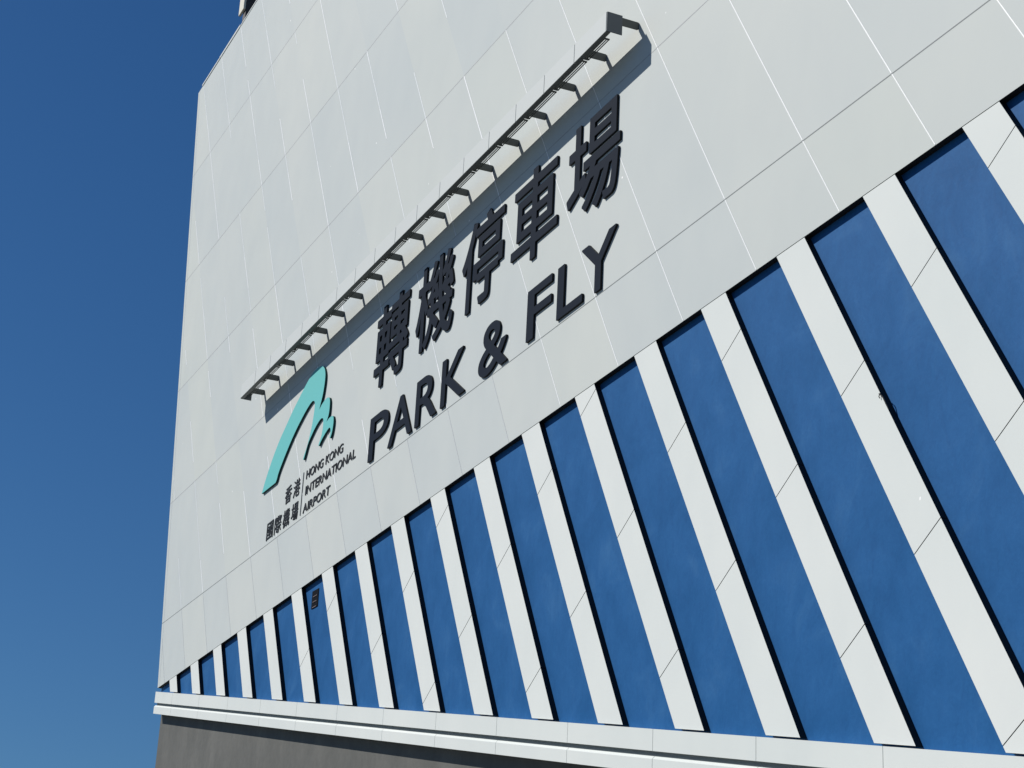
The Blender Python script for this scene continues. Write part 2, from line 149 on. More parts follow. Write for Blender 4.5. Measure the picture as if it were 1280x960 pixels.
def bump(nt, height, strength, dist, bsdf):
    b = nt.nodes.new('ShaderNodeBump')
    b.inputs['Strength'].default_value = strength; b.inputs['Distance'].default_value = dist
    nt.links.new(height, b.inputs['Height']); nt.links.new(b.outputs['Normal'], bsdf.inputs['Normal'])

def mixc(nt, a, b, fac, mode='MIX'):
    m = nt.nodes.new('ShaderNodeMix'); m.data_type = 'RGBA'; m.blend_type = mode
    for s, v in ((m.inputs[6], a), (m.inputs[7], b)):
        if isinstance(v, tuple): s.default_value = (*v, 1)
        else: nt.links.new(v, s)
    if isinstance(fac, float): m.inputs[0].default_value = fac
    else: nt.links.new(fac, m.inputs[0])
    return m.outputs[2]

def cladding(name, lo, hi, use_tone=True):
    """coated white panel: a slightly different batch tone per panel, faint streaks, odd pale scuffs"""
    m = mat(name, hi, 0.6, spec=0.12)
    nt, N, L, b = nodes(m)
    v = obj_vec(nt)
    n1 = noise(nt, 0.22, 3, 0.5, v)
    n2 = noise(nt, 1.4, 4, 0.55, obj_vec(nt, (1.0, 1.0, 0.6)))
    base = ramp(nt, n1.outputs['Fac'], [(0.32, lo), (0.68, hi)]).outputs['Color']
    st = ramp(nt, n2.outputs['Fac'], [(0.34, (0.972, 0.975, 0.98)), (0.62, (1, 1, 1))]).outputs['Color']
    c = mixc(nt, base, st, 1.0, 'MULTIPLY')
    if use_tone:
        at = nt.nodes.new('ShaderNodeAttribute'); at.attribute_name = 'tone'
        tr = ramp(nt, at.outputs['Fac'], [(0.0, (0.935, 0.95, 0.975)), (0.5, (0.985, 0.985, 0.99)), (1.0, (1.0, 1.0, 0.985))]).outputs['Color']
        c = mixc(nt, c, tr, 1.0, 'MULTIPLY')
    # sparse pale scuffs
    vo = nt.nodes.new('ShaderNodeTexVoronoi'); vo.inputs['Scale'].default_value = 1.1
    wn = noise(nt, 6.0, 2, 0.5, v)
    vv = nt.nodes.new('ShaderNodeVectorMath'); vv.operation = 'ADD'
    sc_ = nt.nodes.new('ShaderNodeVectorMath'); sc_.operation = 'SCALE'; sc_.inputs['Scale'].default_value = 0.12
    L.new(wn.outputs['Color'], sc_.inputs[0]); L.new(v, vv.inputs[0]); L.new(sc_.outputs[0], vv.inputs[1])
    L.new(vv.outputs[0], vo.inputs['Vector'])
    sp = ramp(nt, vo.outputs['Distance'], [(0.016, (1, 1, 1)), (0.026, (0, 0, 0))]).outputs['Color']
    c = mixc(nt, c, (0.93, 0.93, 0.92), sp, 'MIX')
    L.new(c, b.inputs['Base Color'])
    nb = noise(nt, 60.0, 3, 0.6, v)
    bump(nt, nb.outputs['Fac'], 0.12, 0.004, b)
    rr = nt.nodes.new('ShaderNodeMapRange'); rr.inputs['To Min'].default_value = 0.55; rr.inputs['To Max'].default_value = 0.70
    L.new(n2.outputs['Fac'], rr.inputs['Value']); L.new(rr.outputs[0], b.inputs['Roughness'])
    return m

M = {}
M['clad'] = cladding('white_cladding', (0.535, 0.573, 0.560), (0.575, 0.605, 0.580))
M['fin'] = cladding('white_fin_coating', (0.655, 0.692, 0.672), (0.700, 0.725, 0.700), False)
M['band'] = cladding('white_band_coating', (0.63, 0.67, 0.65), (0.68, 0.71, 0.685), False)
M['seal'] = mat('white_joint_sealant', (0.90, 0.91, 0.90), 0.4)
M['seal_dull'] = mat('dull_joint_sealant', (0.78, 0.81, 0.82), 0.5)
M['seal_grey'] = mat('grey_joint_sealant', (0.47, 0.50, 0.51), 0.6)
M['joint_faint'] = mat('faint_grey_joint', (0.38, 0.40, 0.41), 0.7)
M['joint'] = mat('dark_joint', (0.17, 0.19, 0.195), 0.7)
M['back'] = mat('painted_shade_soffit', (0.014, 0.017, 0.018), 0.8, spec=0.2)  # soffit under the cladding, its shade put into the colour
M['fascia'] = mat('pale_fascia_metal', (0.575, 0.605, 0.595), 0.6, spec=0.15)
M['steel'] = mat('dark_grey_steel', (0.085, 0.094, 0.088), 0.5, 0.0, 0.4)
M['steel2'] = mat('end_plate_grey_steel', (0.10, 0.115, 0.13), 0.5, 0.0, 0.4)
M['letter'] = mat('dark_navy_letter_paint', (0.006, 0.012, 0.024), 0.7, spec=0.06)
M['return'] = mat('painted_shade_letter_return', (0.004, 0.006, 0.008), 0.6, spec=0.2)  # letter edges coloured darker than the faces to stand for shade
M['tealret'] = mat('painted_shade_emblem_return', (0.006, 0.05, 0.05), 0.6, spec=0.2)  # emblem teal darkened on the edges, shade painted in
M['finret'] = mat('painted_shade_fin_return', (0.012, 0.016, 0.02), 0.7, spec=0.2)  # near-black colour carries the shade on the sides of the white fins
M['small'] = mat('charcoal_logo_lettering', (0.012, 0.014, 0.017), 0.6, spec=0.25)
M['bar'] = mat('logo_grey_bar', (0.09, 0.10, 0.105), 0.5)
M['teal'] = mat('teal_emblem_paint', (0.13, 0.50, 0.49), 0.55, spec=0.3)
M['vent'] = mat('vent_black', (0.004, 0.005, 0.008), 0.7, spec=0.05)
M['slat'] = mat('vent_slat', (0.16, 0.12, 0.12), 0.6)
M['roof'] = mat('roof_screed', (0.3, 0.3, 0.29), 0.8)
M['cream'] = mat('weathered_cream_paint', (0.62, 0.60, 0.50), 0.6)
M['brown'] = mat('dark_brown_panel', (0.045, 0.038, 0.034), 0.6)
M['cable'] = mat('black_cable_sheath', (0.012, 0.012, 0.013), 0.6)

# blue render panels: trowelled, mottled
m = mat('blue_rendered_panel', (0.03, 0.13, 0.36), 0.55); M['blue'] = m
m.node_tree.nodes['Principled BSDF'].inputs['Specular IOR Level'].default_value = 0.08
nt, N, L, b = nodes(m)
v = obj_vec(nt)
a1 = noise(nt, 1.1, 5, 0.6, v); a1.inputs['Distortion'].default_value = 0.6
a2 = noise(nt, 5.0, 6, 0.65, obj_vec(nt, (1.0, 1.0, 0.45))); a2.inputs['Distortion'].default_value = 1.2
c1 = ramp(nt, a1.outputs['Fac'], [(0.30, (0.012, 0.088, 0.245)), (0.55, (0.018, 0.104, 0.280)), (0.75, (0.031, 0.128, 0.308))]).outputs['Color']
c2 = ramp(nt, a2.outputs['Fac'], [(0.28, (0.90, 0.91, 0.93)), (0.5, (1, 1, 1)), (0.78, (1.10, 1.06, 1.04))]).outputs['Color']
a3 = noise(nt, 14.0, 5, 0.7, obj_vec(nt)); a3.inputs['Distortion'].default_value = 2.0
c3 = ramp(nt, a3.outputs['Fac'], [(0.30, (0.90, 0.92, 0.93)), (0.5, (1, 1, 1)), (0.72, (1.16, 1.10, 1.07))]).outputs['Color']
L.new(mixc(nt, mixc(nt, c1, c2, 1.0, 'MULTIPLY'), c3, 1.0, 'MULTIPLY'), b.inputs['Base Color'])
bump(nt, a2.outputs['Fac'], 0.25, 0.01, b)

# grey base wall: fine render with vertical streaks
m = mat('grey_base_render', (0.2, 0.2, 0.19), 0.75); M['grey'] = m
nt, N, L, b = nodes(m)
a1 = noise(nt, 1.3, 5, 0.6, obj_vec(nt, (0.9, 0.9, 0.45)))
a2 = noise(nt, 9.0, 5, 0.6, obj_vec(nt))
c1 = ramp(nt, a1.outputs['Fac'], [(0.28, (0.066, 0.068, 0.062)), (0.5, (0.086, 0.087, 0.079)), (0.72, (0.112, 0.112, 0.102))]).outputs['Color']
c2 = ramp(nt, a2.outputs['Fac'], [(0.3, (0.90, 0.90, 0.90)), (0.7, (1.08, 1.08, 1.08))]).outputs['Color']
L.new(mixc(nt, c1, c2, 1.0, 'MULTIPLY'), b.inputs['Base Color'])
bump(nt, a2.outputs['Fac'], 0.25, 0.01, b)

m = mat('asphalt', (0.055, 0.055, 0.055), 0.85); M['asphalt'] = m
nt, N, L, b = nodes(m)
a1 = noise(nt, 40.0, 4, 0.6, obj_vec(nt)); 
L.new(ramp(nt, a1.outputs['Fac'], [(0.3, (0.04, 0.04, 0.04)), (0.7, (0.07, 0.07, 0.068))]).outputs['Color'], b.inputs['Base Color'])
m = mat('pavement_concrete', (0.32, 0.31, 0.29), 0.8); M['pave'] = m
nt, N, L, b = nodes(m)
br = nt.nodes.new('ShaderNodeTexBrick'); L.new(obj_vec(nt), br.inputs['Vector'])
br.inputs['Scale'].default_value = 1.0; br.inputs['Mortar Size'].default_value = 0.008
br.inputs['Color1'].default_value = (0.34, 0.33, 0.31, 1); br.inputs['Color2'].default_value = (0.29, 0.285, 0.27, 1)
br.inputs['Mortar'].default_value = (0.14, 0.14, 0.13, 1)
L.new(br.outputs['Color'], b.inputs['Base Color'])

# ------------------------------------------------------------------ setting: ground
XR = 38.0                        # right-hand end of the facade
mb = MB(); mb.poly([(-3000, -3000, 0), (3000, -3000, 0), (3000, 3000, 0), (-3000, 3000, 0)])
prop(mb.build('ground', M['asphalt']), kind='structure')
mb = MB()
mb.v += []
def solid(mb, x0, x1, y0, y1, z0, z1):
    b = len(mb.v)
    mb.v += [(x0, y0, z0), (x1, y0, z0), (x1, y1, z0), (x0, y1, z0), (x0, y0, z1), (x1, y0, z1), (x1, y1, z1), (x0, y1, z1)]
    for f in ((3, 2, 1, 0), (4, 5, 6, 7), (0, 1, 5, 4), (1, 2, 6, 5), (2, 3, 7, 6), (3, 0, 4, 7)):
        mb.f.append([b + i for i in f]); mb.m.append(0)
solid(mb, -12, 60, -4.5, 0.17, -0.2, 0.13)
prop(mb.build('pavement', M['pave'], bevel=0.02), kind='structure')

# ------------------------------------------------------------------ the building
bld = empty('car_park_building', (0, 0, 0))
prop(bld, 'tall white clad car park block with leaning white fins over blue panels', 'building')

ZTOP = 17.78
def xl(z):                        # the left corner of the cladding leans back
    return -1.04 - 0.1905 * z
def CT(x): return -0.3024 - 0.2028 * x      # top of the sloping white band course
def CU(x): return -0.5636 - 0.2028 * x      # foot of its upper board
def CG(x): return -0.6234 - 0.2028 * x      # top of its lower board
def CL(x): return -0.8224 - 0.2028 * x      # foot of its lower board
ROWS_Z = [(0.0, 0.0), (1.62, 1.20), (4.80, 4.35), (8.00, 7.50), (11.36, 10.90), (14.80, 14.35), (ZTOP, ZTOP)]  # z at x=-1 and at x=30
def zrow(i, x):
    a, c = ROWS_Z[i]
    return a + (c - a) * (x + 1) / 31.0
def row_poly(i, x0=-12, x1=XR):
    return [(x0, zrow(i, x0)), (x1, zrow(i, x1)), (x1, zrow(i + 1, x1)), (x0, zrow(i + 1, x0))]

def face_clip(p):
    p = clip(p, 1, 0.1905, 1.04)          # right of the leaning corner
    p = clip(p, -1, 0, XR)
    return p
# core volume behind the cladding
DEPTH = 26.0
mb = MB(); tones = []
for i in range(6):
    for k in range(-8, 36):
        p = row_poly(i)
        s0 = (k - 0.25) * PER; s1 = (k + 0.75) * PER
        p = clip(p, 1, LEAN, -s0)
        if len(p) > 2: p = clip(p, -1, -LEAN, s1)
        if len(p) > 2: p = face_clip(p)
        if len(p) > 2:
            mb.poly([W(x, 0, z) for x, z in p]); tones.append(random.random())
# the other sides of the upper block, its soffit and roof
A = [(xl(0), 0.0), (XR, 0.0), (XR, ZTOP), (xl(ZTOP), ZTOP)]
for i in range(4):
    p, q = A[i], A[(i + 1) % 4]
    mb.poly([W(p[0], -DEPTH, p[1]), W(q[0], -DEPTH, q[1]), W(q[0], 0, q[1]), W(p[0], 0, p[1])], 1 if i == 2 else (2 if i == 0 else 0))
    tones.append(0.5)
mb.poly([W(x, -DEPTH, z) for x, z in reversed(A)]); tones.append(0.5)

# joints between cladding panels: sealant strips 2 to 3 mm proud of the sheets
def vstrip(k, z0, z1, w, mi):
    s = (k + 0.75) * PER
    def X(z): return s - LEAN * z
    mb.prism([(X(z0) - w / 2, z0), (X(z0) + w / 2, z0), (X(z1) + w / 2, z1), (X(z1) - w / 2, z1)], -0.004, 0.003, 3 + mi)
for i in range(6):
    for k in range(-1, 34):
        s = (k + 0.75) * PER
        # ends of this joint within the row
        def zat(r):
            z = zrow(r, s)
            for _ in range(6): z = zrow(r, s - LEAN * z)
            return z
        z0, z1 = zat(i) + 0.008, zat(i + 1) - 0.008
        if s - LEAN * z0 < xl(z0) + 0.12: continue
        if s - LEAN * z1 < xl(z1) + 0.12:       # cut by the leaning corner
            z1 = (s + 1.04 - 0.12) / (LEAN - 0.1905)
        if s - LEAN * z0 > XR - 0.1: continue
        if z1 - z0 < 0.2: continue
        rnd = random.Random(k * 13 + i * 101)
        xc = s - LEAN * (z0 + z1) / 2
        if i == 0 and xc < 19.5:
            vstrip(k, z0, z1, 0.016, 2); continue
        if xc > 18.5:
            vstrip(k, z0, z1, 0.017 if i > 0 else 0.015, 0); continue
        # weathered joints on the far end: bright and dull lengths alternate
        z = z0
        while z < z1 - 0.05:
            l = rnd.uniform(0.5, 2.1)
            ze = min(z + l, z1)
            if z1 - ze < 0.35: ze = z1
            t = rnd.random()
            bright = 0.34 if i < 5 else 0.55
            if i == 1 and xc < 7: bright = 0.12
            if t < bright: vstrip(k, z, ze, 0.030, 0)
            elif t < bright + 0.33: vstrip(k, z, ze, 0.022, 1)
            z = ze
for i in range(1, 6):
    x0 = xl(zrow(i, -2)) + 0.003
    h = 0.010
    mb.prism([(x0, zrow(i, x0) - h), (XR, zrow(i, XR) - h), (XR, zrow(i, XR) + h * 0.3), (x0, zrow(i, x0) + h * 0.3)], -0.004, 0.002, 6 if i > 1 else 7)
# corner joint along the leaning edge
mb.prism([(xl(0.0) + 0.16, 0.012), (xl(0.0) + 0.175, 0.012), (xl(ZTOP) + 0.175, ZTOP - 0.02), (xl(ZTOP) + 0.16, ZTOP - 0.02)], -0.004, 0.002, 5)
tones += [0.5] * (len(mb.f) - len(tones))
wall = mb.build('clad_wall', [M['clad'], M['roof'], M['back'], M['seal'], M['seal_dull'], M['seal_grey'], M['joint_faint'], M['joint']], bld, tones=tones)
# parapet coping in two steps
mb = MB()
mb.prism([(xl(ZTOP) + 0.42, ZTOP + 0.002), (-2.35, ZTOP + 0.002), (-2.35, ZTOP + 0.055), (xl(ZTOP) + 0.42, ZTOP + 0.055)], -0.35, 0.018)
mb.prism([(-2.33, ZTOP + 0.002), (-0.45, ZTOP + 0.002), (-0.45, ZTOP + 0.075), (-2.33, ZTOP + 0.075)], -0.35, 0.018)
mb.prism([(-0.43, ZTOP + 0.002), (XR, ZTOP + 0.002), (XR, ZTOP + 0.04), (-0.43, ZTOP + 0.04)], -0.35, 0.012)
mb.build('parapet_coping', M['fascia'], wall)

# fins and blue panels
R = 0.0875                        # depth of the recess
wB = Vector((-0.508, 0.861))
def fin_poly(k, top=-0.010, gap=0.026):
    s0 = k * PER; s1 = (k + 0.3375) * PER
    p = [(-20, -12), (60, -12), (60, top), (-20, top)]
    p = clip(p, 1, LEAN, -s0); p = clip(p, -1, -LEAN, s1)
    p = clip(p, 0.2028, 1, 0.3024 - gap)
    return p
fin_i = 0
for k in range(0, 21):
    p = fin_poly(k)
    if len(p) < 3: continue
    mb = MB()
    js = [-6.31 - 2.388 * j for j in range(0, 9)]
    ws = [-0.508 * x + 0.861 * z for x, z in p]
    js = [j_ for j_ in js if min(ws) + 0.30 < j_ < max(ws) - 0.30]      # no slivers at either end of a fin
    edges = [1e3] + js + [-1e3]
    for a_, b_ in zip(edges[:-1], edges[1:]):
        q = clip(p, 0.508, -0.861, a_ - 0.006)            # w <= a - gap/2
        if len(q) > 2: q = clip(q, -0.508, 0.861, -(b_ + 0.006))
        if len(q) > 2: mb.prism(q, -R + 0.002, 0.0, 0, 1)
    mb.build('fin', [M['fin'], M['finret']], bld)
for k in range(-1, 21):
    s0 = (k + 0.17) * PER; s1 = (k + 1.17) * PER
    p = [(-20, -12), (60, -12), (60, 0.10), (-20, 0.10)]
    p = clip(p, 1, LEAN, -s0); p = clip(p, -1, -LEAN, s1)
    p = clip(p, 0.2028, 1, 0.3024 + 0.10)
    if k == -1: p = clip(p, 1, 0, 1.0)
    mb = MB(); mb.prism(p, -R - 0.06, -R)
    bp = mb.build('blue_panel', M['blue'], bld)
    if k == 5:
        vb = MB()
        vb.prism([(9.82, -0.52), (10.18, -0.535), (10.17, -0.19), (9.81, -0.175)], -R - 0.02, -R + 0.012, 0)
        for j in range(3):
            zz = -0.295 - j * 0.105
            vb.prism([(9.90, zz - 0.012), (10.12, zz - 0.018), (10.12, zz - 0.006), (9.90, zz)], -R + 0.012, -R + 0.022, 1)
        vb.build('vent', [M['vent'], M['slat']], bp)
# white bead left on the blue beside the fin at the right
mb = MB()
def bead_x(z): return 17.3375 * PER + 0.105 - LEAN * z
mb.prism([(bead_x(-3.4), -3.4), (bead_x(-3.4) + 0.014, -3.4), (bead_x(-1.45) + 0.014, -1.45), (bead_x(-1.45), -1.45)], -R - 0.002, -R + 0.004)
mb.build('panel_bead', M['seal'], bld)

# sloping band course: two boards with a recessed gap
CJ = [-1.72 + 2.2875 * j for j in range(1, 18)]
CJ = [0.57, 2.92, 5.20, 7.52, 9.83, 12.11, 14.40, 16.69, 18.97, 21.25, 23.56, 25.88, 28.20, 30.50, 32.80, 35.10]
xs = [-1.04] + CJ + [XR]
DC = 0.035
def band(name, zt, zb, d0, d1, m, chamfer=0.0, g=0.005):
    mb = MB()
    for a_, b_ in zip(xs[:-1], xs[1:]):
        x0, x1 = a_ + g, b_ - g
        if chamfer:
            # section with a sloped upper edge that faces the sky
            b0 = len(mb.v)
            prof0 = [(d0, zb), (d1, zb), (d1, None), (d1 - chamfer, 'c'), (d0, 'c')]
            for x in (x0, x1):
                mb.v += [W(x, d0, zb(x)), W(x, d1, zb(x)), W(x, d1, zt(x) - chamfer), W(x, d1 - chamfer * 0.9, zt(x)), W(x, d0, zt(x))]
            for i in range(5):
                j = (i + 1) % 5
                mb.f.append([b0 + i, b0 + j, b0 + 5 + j, b0 + 5 + i][::-1]); mb.m.append(0)
            mb.f.append([b0 + i for i in range(5)]); mb.m.append(0)
            mb.f.append([b0 + 5 + i for i in reversed(range(5))]); mb.m.append(0)
        else:
            mb.prism([(x0, zb(x0)), (x1, zb(x1)), (x1, zt(x1)), (x0, zt(x0))], d0, d1)
    return mb.build(name, m, bld)
band('upper_band_board', CT, CU, -R - 0.30, DC, M['band'])
band('lower_band_board', CG, CL, -R - 0.30, DC, M['band'], chamfer=0.034)
mb = MB()
mb.prism([(-0.98, CG(-0.98) - 0.02), (XR - 0.02, CG(XR) - 0.02), (XR - 0.02, CT(XR) - 0.03), (-0.98, CT(-0.98) - 0.03)], -R - 0.32, DC - 0.055)
mb.build('band_recess', M['joint'], bld)  # white metal in the gap, its shade painted with the dark joint colour

# grey base wall
DG = -0.175
mb = MB()
mb.prism([(-1.10, -ZB), (XR, -ZB), (XR, CL(XR) + 0.05), (-1.10, CL(-1.10) + 0.05)], -DEPTH, DG, 0)
mb.build('base_wall', M['grey'], bld)

# ------------------------------------------------------------------ canopy over the sign
PIT = 0.5778 * PER
X0, X1 = 5.445, 5.445 + 17 * PIT
def zc(x): return 5.375 + (5.175 - 5.375) * (x - X0) / (X1 - X0)
DO, DI = 0.499, 0.285             # outer and inner edge of the cover plate
can = empty('sign_canopy', W((X0 + X1) / 2, 0, zc(14)))
prop(can, 'long thin metal canopy on dark brackets running above the sign characters', 'canopy')
mb = MB()
for j in range(17):
    a_, b_ = X0 + j * PIT + 0.008, X0 + (j + 1) * PIT - 0.008
    mb.prism([(a_, zc(a_) - 0.312), (b_, zc(b_) - 0.312), (b_, zc(b_)), (a_, zc(a_))], DO, DO + 0.022)
for j in range(18):
    a_ = X0 + j * PIT
    mb.box(a_ - 0.010, a_ + 0.010, DO - 0.002, DO + 0.016, zc(a_) - 0.31, zc(a_) - 0.002, 1)
mb.build('fascia', [M['fascia'], M['joint']], can)
mb = MB()
mb.prism([(X0, zc(X0) - 0.018), (X1, zc(X1) - 0.018), (X1, zc(X1) - 0.004), (X0, zc(X0) - 0.004)], DI, DO - 0.002)
mb.build('cover_plate', M['steel'], can)
mb = MB()
mb.prism([(X0, zc(X0) - 0.322), (X1, zc(X1) - 0.322), (X1, zc(X1) - 0.306), (X0, zc(X0) - 0.306)], DO - 0.050, DO + 0.012)
mb.prism([(X0, zc(X0) - 0.306), (X1, zc(X1) - 0.306), (X1, zc(X1) - 0.27), (X0, zc(X0) - 0.27)], DO - 0.050, DO - 0.042)
mb.build('bottom_lip', M['steel'], can)
for x in (X0, X1):
    sgn = 1 if x == X1 else -1
    mb = MB()
    z = zc(x)
    mb.box(min(x, x + sgn * 0.014), max(x, x + sgn * 0.014), DI - 0.012, DO + 0.004, z - 0.318, z)
    mb.build('end_plate', M['steel2'], can, bevel=0.003)
for j in range(18):
    x = X0 + j * PIT; z = zc(x) - 0.020
    if j == 0: x += 0.012
    if j == 17: x -= 0.012
    mb = MB()
    # a flat vertical plate, deeper at the fascia end and tapering a little to the wall
    b0 = len(mb.v)
    t = 0.008
    prof = [(0.0, z - 0.105), (0.0, z - 0.012), (0.012, z), (DO - 0.055, z), (DO - 0.055, z - 0.150), (0.375, z - 0.150), (0.37, z - 0.185), (0.296, z - 0.185), (0.290, z - 0.128), (0.02, z - 0.122)]
    n = len(prof)
    mb.v += [W(x - t, d, zz) for d, zz in prof] + [W(x + t, d, zz) for d, zz in prof]
    mb.f.append([b0 + i for i in range(n)]); mb.m.append(0)
    mb.f.append([b0 + n + i for i in reversed(range(n))]); mb.m.append(0)
    for i in range(n):
        k2 = (i + 1) % n
        mb.f.append([b0 + i, b0 + n + i, b0 + n + k2, b0 + k2]); mb.m.append(0)
    mb.build('arm', M['steel'], can)
for j in range(17):
    a_, b_ = X0 + j * PIT + 0.05, X0 + (j + 1) * PIT - 0.05
    if j == 16: b_ -= 0.30
    # three slim bars with open slots between them, held by a cross piece at both ends
    zt = lambda x: zc(x) - 0.205
    for d in (0.296, 0.328, 0.360):
        mb_ = MB()
        mb_.prism([(a_, zt(a_) - 0.014), (b_, zt(b_) - 0.014), (b_, zt(b_)), (a_, zt(a_))], d, d + 0.010)
        if d == 0.296:
            for xx in (a_, b_):
                sg = 1 if xx == a_ else -1
                mb_.box(min(xx, xx - sg * 0.022), max(xx, xx - sg * 0.022), 0.294, 0.372, zt(xx) - 0.016, zt(xx) + 0.002)
            fx = mb_.build('light_fixture', M['steel'], can)
        else:
            mb_.build('bar', M['steel'], fx)

# ------------------------------------------------------------------ lettering
def outline_mesh(name, loops, thick, mats, parent=None, d_front=0.0385):
    """loops of (x, z) in facade metres (holes wind the other way) -> solid plate, front face at d_front;
    the returns (edges) take the second material"""
    cu = bpy.data.curves.new(name, 'CURVE'); cu.dimensions = '2D'; cu.fill_mode = 'BOTH'
    cu.extrude = thick / 2
    for pts in loops:
        s = cu.splines.new('POLY'); s.points.add(len(pts) - 1)
        for sp, c in zip(s.points, pts): sp.co = (*c, 0, 1)
        s.use_cyclic_u = True
    tmp = bpy.data.objects.new('tmp', cu); COL.objects.link(tmp)
    bpy.context.view_layer.update()
    dg = bpy.context.evaluated_depsgraph_get()
    me = bpy.data.meshes.new_from_object(tmp.evaluated_get(dg))
    bpy.data.objects.remove(tmp); bpy.data.curves.remove(cu)
    xs_ = [v.co.x for v in me.vertices]; ys_ = [v.co.y for v in me.vertices]
    ox, oz = min(xs_), min(ys_)
    me.transform(Matrix(((1, 0, 0, 0), (0, 0, -1, 0), (0, 1, 0, 0), (0, 0, 0, 1))))
    me.transform(Matrix.Translation((-ox, -(d_front - thick / 2), -oz)))
    me.name = name
    me.materials.clear()
    for m in mats: me.materials.append(m)
    for p in me.polygons:
        p.use_smooth = False
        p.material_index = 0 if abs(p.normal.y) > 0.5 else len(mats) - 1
    o = bpy.data.objects.new(name, me)
    COL.objects.link(o)
    o.location = (ox, 0, oz + ZB)
    if parent is not None:
        o.parent = parent; o.matrix_parent_inverse = Matrix.Translation(-Vector(parent.location))
    return o

def loops_of(table, ch, fx, fz):
    out = []
    for flat in table[ch]:
        out.append([(fx(flat[i] / 1000, flat[i + 1] / 1000), fz(flat[i] / 1000, flat[i + 1] / 1000)) for i in range(0, len(flat), 2)])
    return out

def place(table, ch, x0, x1, zl, zh, slope, name, thick, mats, parent=None, front=0.0385):
    xs_ = [c for f in table[ch] for c in f[0::2]]; zs_ = [c for f in table[ch] for c in f[1::2]]
    a0, a1, b0, b1 = min(xs_) / 1000, max(xs_) / 1000, min(zs_) / 1000, max(zs_) / 1000
    kx = (x1 - x0) / (a1 - a0); kz = (zh - zl) / (b1 - b0)
    fx = lambda u, v: x0 + (u - a0) * kx
    fz = lambda u, v: zl + (v - b0) * kz + slope * (u - a0) * kx
    return outline_mesh(name, loops_of(table, ch, fx, fz), thick, mats, parent, front)

BIG = [('轉', 12.59, 14.22, 2.88, 4.47), ('機', 14.60, 16.26, 2.85, 4.44), ('停', 16.60, 18.24, 2.81, 4.40),
       ('車', 18.58, 20.22, 2.79, 4.35), ('場', 20.54, 22.21, 2.74, 4.32)]
DESC = {'轉': 'dense dark navy Chinese character 轉, the leftmost large one above the letters P and A',
        '機': 'dense dark navy Chinese character 機, the large one above the letters R and K',
        '停': 'dark navy Chinese character 停, the middle large one above the ampersand',
        '車': 'dark navy Chinese character 車 with one long central stroke, above the letters F and L',
        '場': 'dark navy Chinese character 場, the large one at the right end of the canopy'}
for ch, x0, x1, z0, z1 in BIG:
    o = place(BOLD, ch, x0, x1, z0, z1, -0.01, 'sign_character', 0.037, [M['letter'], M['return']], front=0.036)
    prop(o, DESC[ch], 'sign character', 'large Chinese characters of the car park sign')
LAT = [('P', 12.64, 13.57, 1.52), ('A', 13.62, 14.72, 1.49), ('R', 14.87, 15.80, 1.47), ('K', 15.99, 16.98, 1.455),
       ('&', 17.53, 18.62, 1.40), ('F', 19.31, 20.15, 1.42), ('L', 20.35, 21.18, 1.39), ('Y', 21.13, 22.18, 1.36)]
LDESC = {'P': 'raised dark navy capital letter P beginning the word PARK', 'A': 'raised dark navy capital letter A in the word PARK',
         'R': 'raised dark navy capital letter R in the word PARK', 'K': 'raised dark navy capital letter K ending the word PARK',
         '&': 'raised dark navy ampersand between the words PARK and FLY', 'F': 'raised dark navy capital letter F beginning the word FLY',
         'L': 'raised dark navy capital letter L in the word FLY', 'Y': 'raised dark navy capital letter Y ending the word FLY'}
for ch, x0, x1, z0 in LAT:
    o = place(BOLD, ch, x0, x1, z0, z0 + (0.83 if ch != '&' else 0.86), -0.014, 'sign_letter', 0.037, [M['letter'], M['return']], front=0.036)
    prop(o, LDESC[ch], 'sign letter', 'large Latin letters of the car park sign')

logo = empty('airport_logo', W(6.7, 0, 1.55))
prop(logo, 'teal wing emblem above small dark Chinese and English airport lettering and a thin bar', 'logo')
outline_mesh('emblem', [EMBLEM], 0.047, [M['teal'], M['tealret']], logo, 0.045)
mb = MB(); mb.prism([(8.845, 1.57), (8.872, 1.57), (8.862, 2.46), (8.835, 2.46)], -0.002, 0.012)
mb.build('divider_bar', M['bar'], logo)
def row(text, x0, x1, zl, zr, cap):
    L_, (w0, w1) = ROWS[text]
    kx = (x1 - x0) / (w1 - w0); kz = cap / 0.682; sl = (zr - zl) / (x1 - x0)
    for ch, off in L_:
        fx = lambda u, v: x0 + (u + off - w0) * kx
        fz = lambda u, v: zl + v * kz + sl * (u + off - w0) * kx
        outline_mesh('letter', loops_of(MEDIUM, ch, fx, fz), 0.016, [M['small']], logo, 0.014)
row('HONG KONG', 9.04, 11.14, 2.265, 2.20, 0.175)
row('INTERNATIONAL', 9.07, 11.88, 1.925, 1.865, 0.180)
row('AIRPORT', 9.02, 10.57, 1.565, 1.53, 0.180)
for ch, x0, x1, z0, z1 in [('香', 7.76, 8.16, 2.08, 2.44), ('港', 8.28, 8.68, 2.07, 2.43), ('國', 6.71, 7.12, 1.60, 1.97),
                           ('際', 7.22, 7.65, 1.59, 1.96), ('機', 7.76, 8.17, 1.58, 1.95), ('場', 8.28, 8.69, 1.57, 1.94)]:
    place(MEDIUM, ch, x0, x1, z0, z1, -0.01, 'character', 0.016, [M['small']], logo, 0.014)

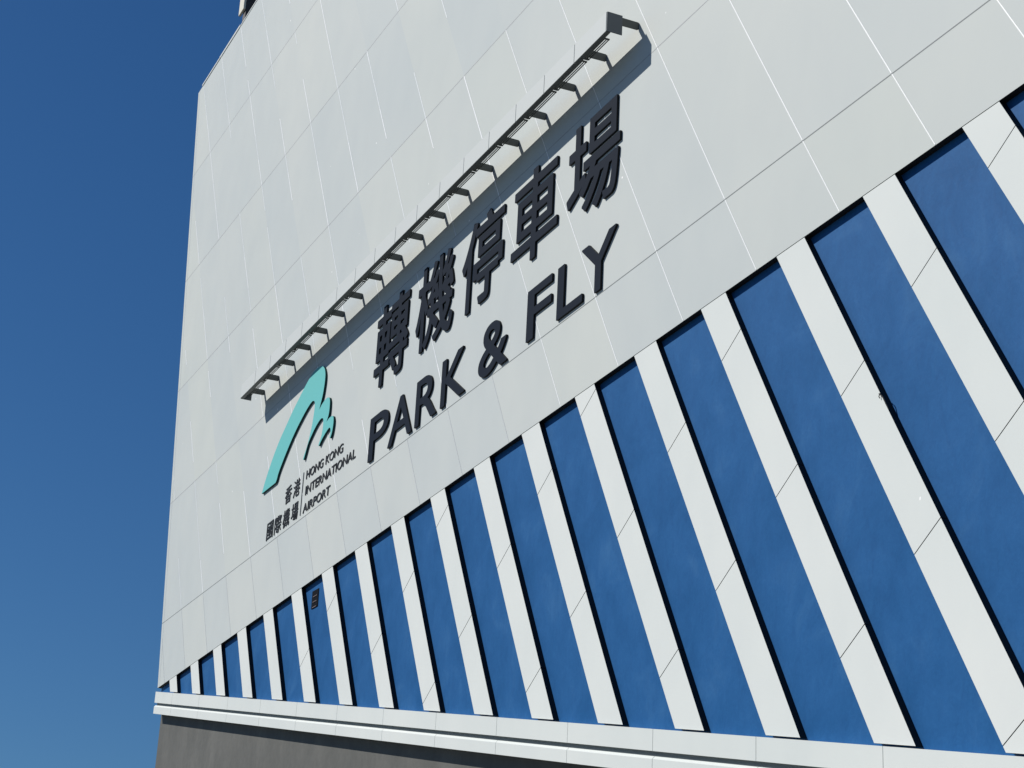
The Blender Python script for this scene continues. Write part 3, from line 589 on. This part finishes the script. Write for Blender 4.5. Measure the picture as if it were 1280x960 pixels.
# ------------------------------------------------------------------ roof screen and loose cable
rs = empty('rooftop_screen', W(-4.0, -0.9, ZTOP))
prop(rs, 'cream and dark brown rooftop screen standing behind the parapet at the top corner', 'roof screen')
mb = MB(); mb.box(-4.32, -3.84, -0.93, -0.86, ZTOP + 2.75, ZTOP + 6.0); mb.build('cream_post', M['cream'], rs, bevel=0.01)
mb = MB(); mb.box(-4.10, -3.82, -4.2, -0.932, ZTOP + 0.02, ZTOP + 6.0); mb.build('brown_panel', M['brown'], rs)

mb = MB()
mb.tube([W(28.23, 0.003, -2.385), W(28.255, 0.012, -2.395), W(28.285, 0.020, -2.42), W(28.31, 0.010, -2.455),
         W(28.335, 0.0, -2.52), W(28.365, -0.015, -2.60), W(28.41, -0.035, -2.70)], 0.007, 6)
mb.tube([W(28.255, 0.012, -2.395), W(28.245, 0.018, -2.42), W(28.255, 0.016, -2.445)], 0.005, 6)
prop(mb.build('loose_cable', M['cable']), 'short frayed black cable end curling over the edge of a white fin', 'cable')

# ------------------------------------------------------------------ light, sky, camera
S_ = Vector((-0.74, -1.0, 1.16)).normalized()      # towards the sun
elev = math.asin(S_.z)
sun = bpy.data.lights.new('sun', 'SUN'); sun.energy = SUN_E = 5.0; sun.angle = math.radians(0.53); sun.color = (1.0, 0.955, 0.89)
so = bpy.data.objects.new('sun', sun); COL.objects.link(so)
so.rotation_euler = S_.to_track_quat('Z', 'Y').to_euler(); so.location = (0, -60, 80)
w = bpy.data.worlds.new('World'); sc.world = w; w.use_nodes = True
nt = w.node_tree
sky = nt.nodes.new('ShaderNodeTexSky'); sky.sky_type = 'NISHITA'; sky.sun_disc = False
sky.sun_elevation = elev
sky.sun_rotation = math.atan2(S_.x, S_.y)
sky.altitude = 0; sky.air_density = 1.0; sky.dust_density = 0.35; sky.ozone_density = 3.5
bg = nt.nodes['Background']; bg.inputs['Strength'].default_value = 0.055
hs = nt.nodes.new('ShaderNodeHueSaturation'); hs.inputs['Saturation'].default_value = 1.22; hs.inputs['Value'].default_value = 0.97
nt.links.new(sky.outputs['Color'], hs.inputs['Color']); tint = mixc(nt, hs.outputs['Color'], (0.76, 1.02, 1.22), 1.0, 'MULTIPLY'); nt.links.new(tint, bg.inputs['Color'])

cam = bpy.data.cameras.new('camera'); cam.sensor_width = 36; cam.sensor_fit = 'HORIZONTAL'
cam.lens = 36 * 2430 / 1280; cam.clip_start = 0.1; cam.clip_end = 8000
co = bpy.data.objects.new('camera', cam); COL.objects.link(co)
Rm = Matrix(((0.41841482, 0.31685816, 0.85119323), (0.90697283, -0.19556341, -0.37303516), (0.04826302, 0.92809259, -0.36920837)))
co.matrix_world = Matrix.Translation((43.7115331, -10.9138286, ZB - 9.8604597)) @ Rm.to_4x4()
sc.camera = co

sc.view_settings.view_transform = 'Standard'; sc.view_settings.look = 'None'
sc.view_settings.gamma = 1; sc.view_settings.use_curve_mapping = False
sc.view_settings.exposure = -0.04
sc.cycles.max_bounces = 6
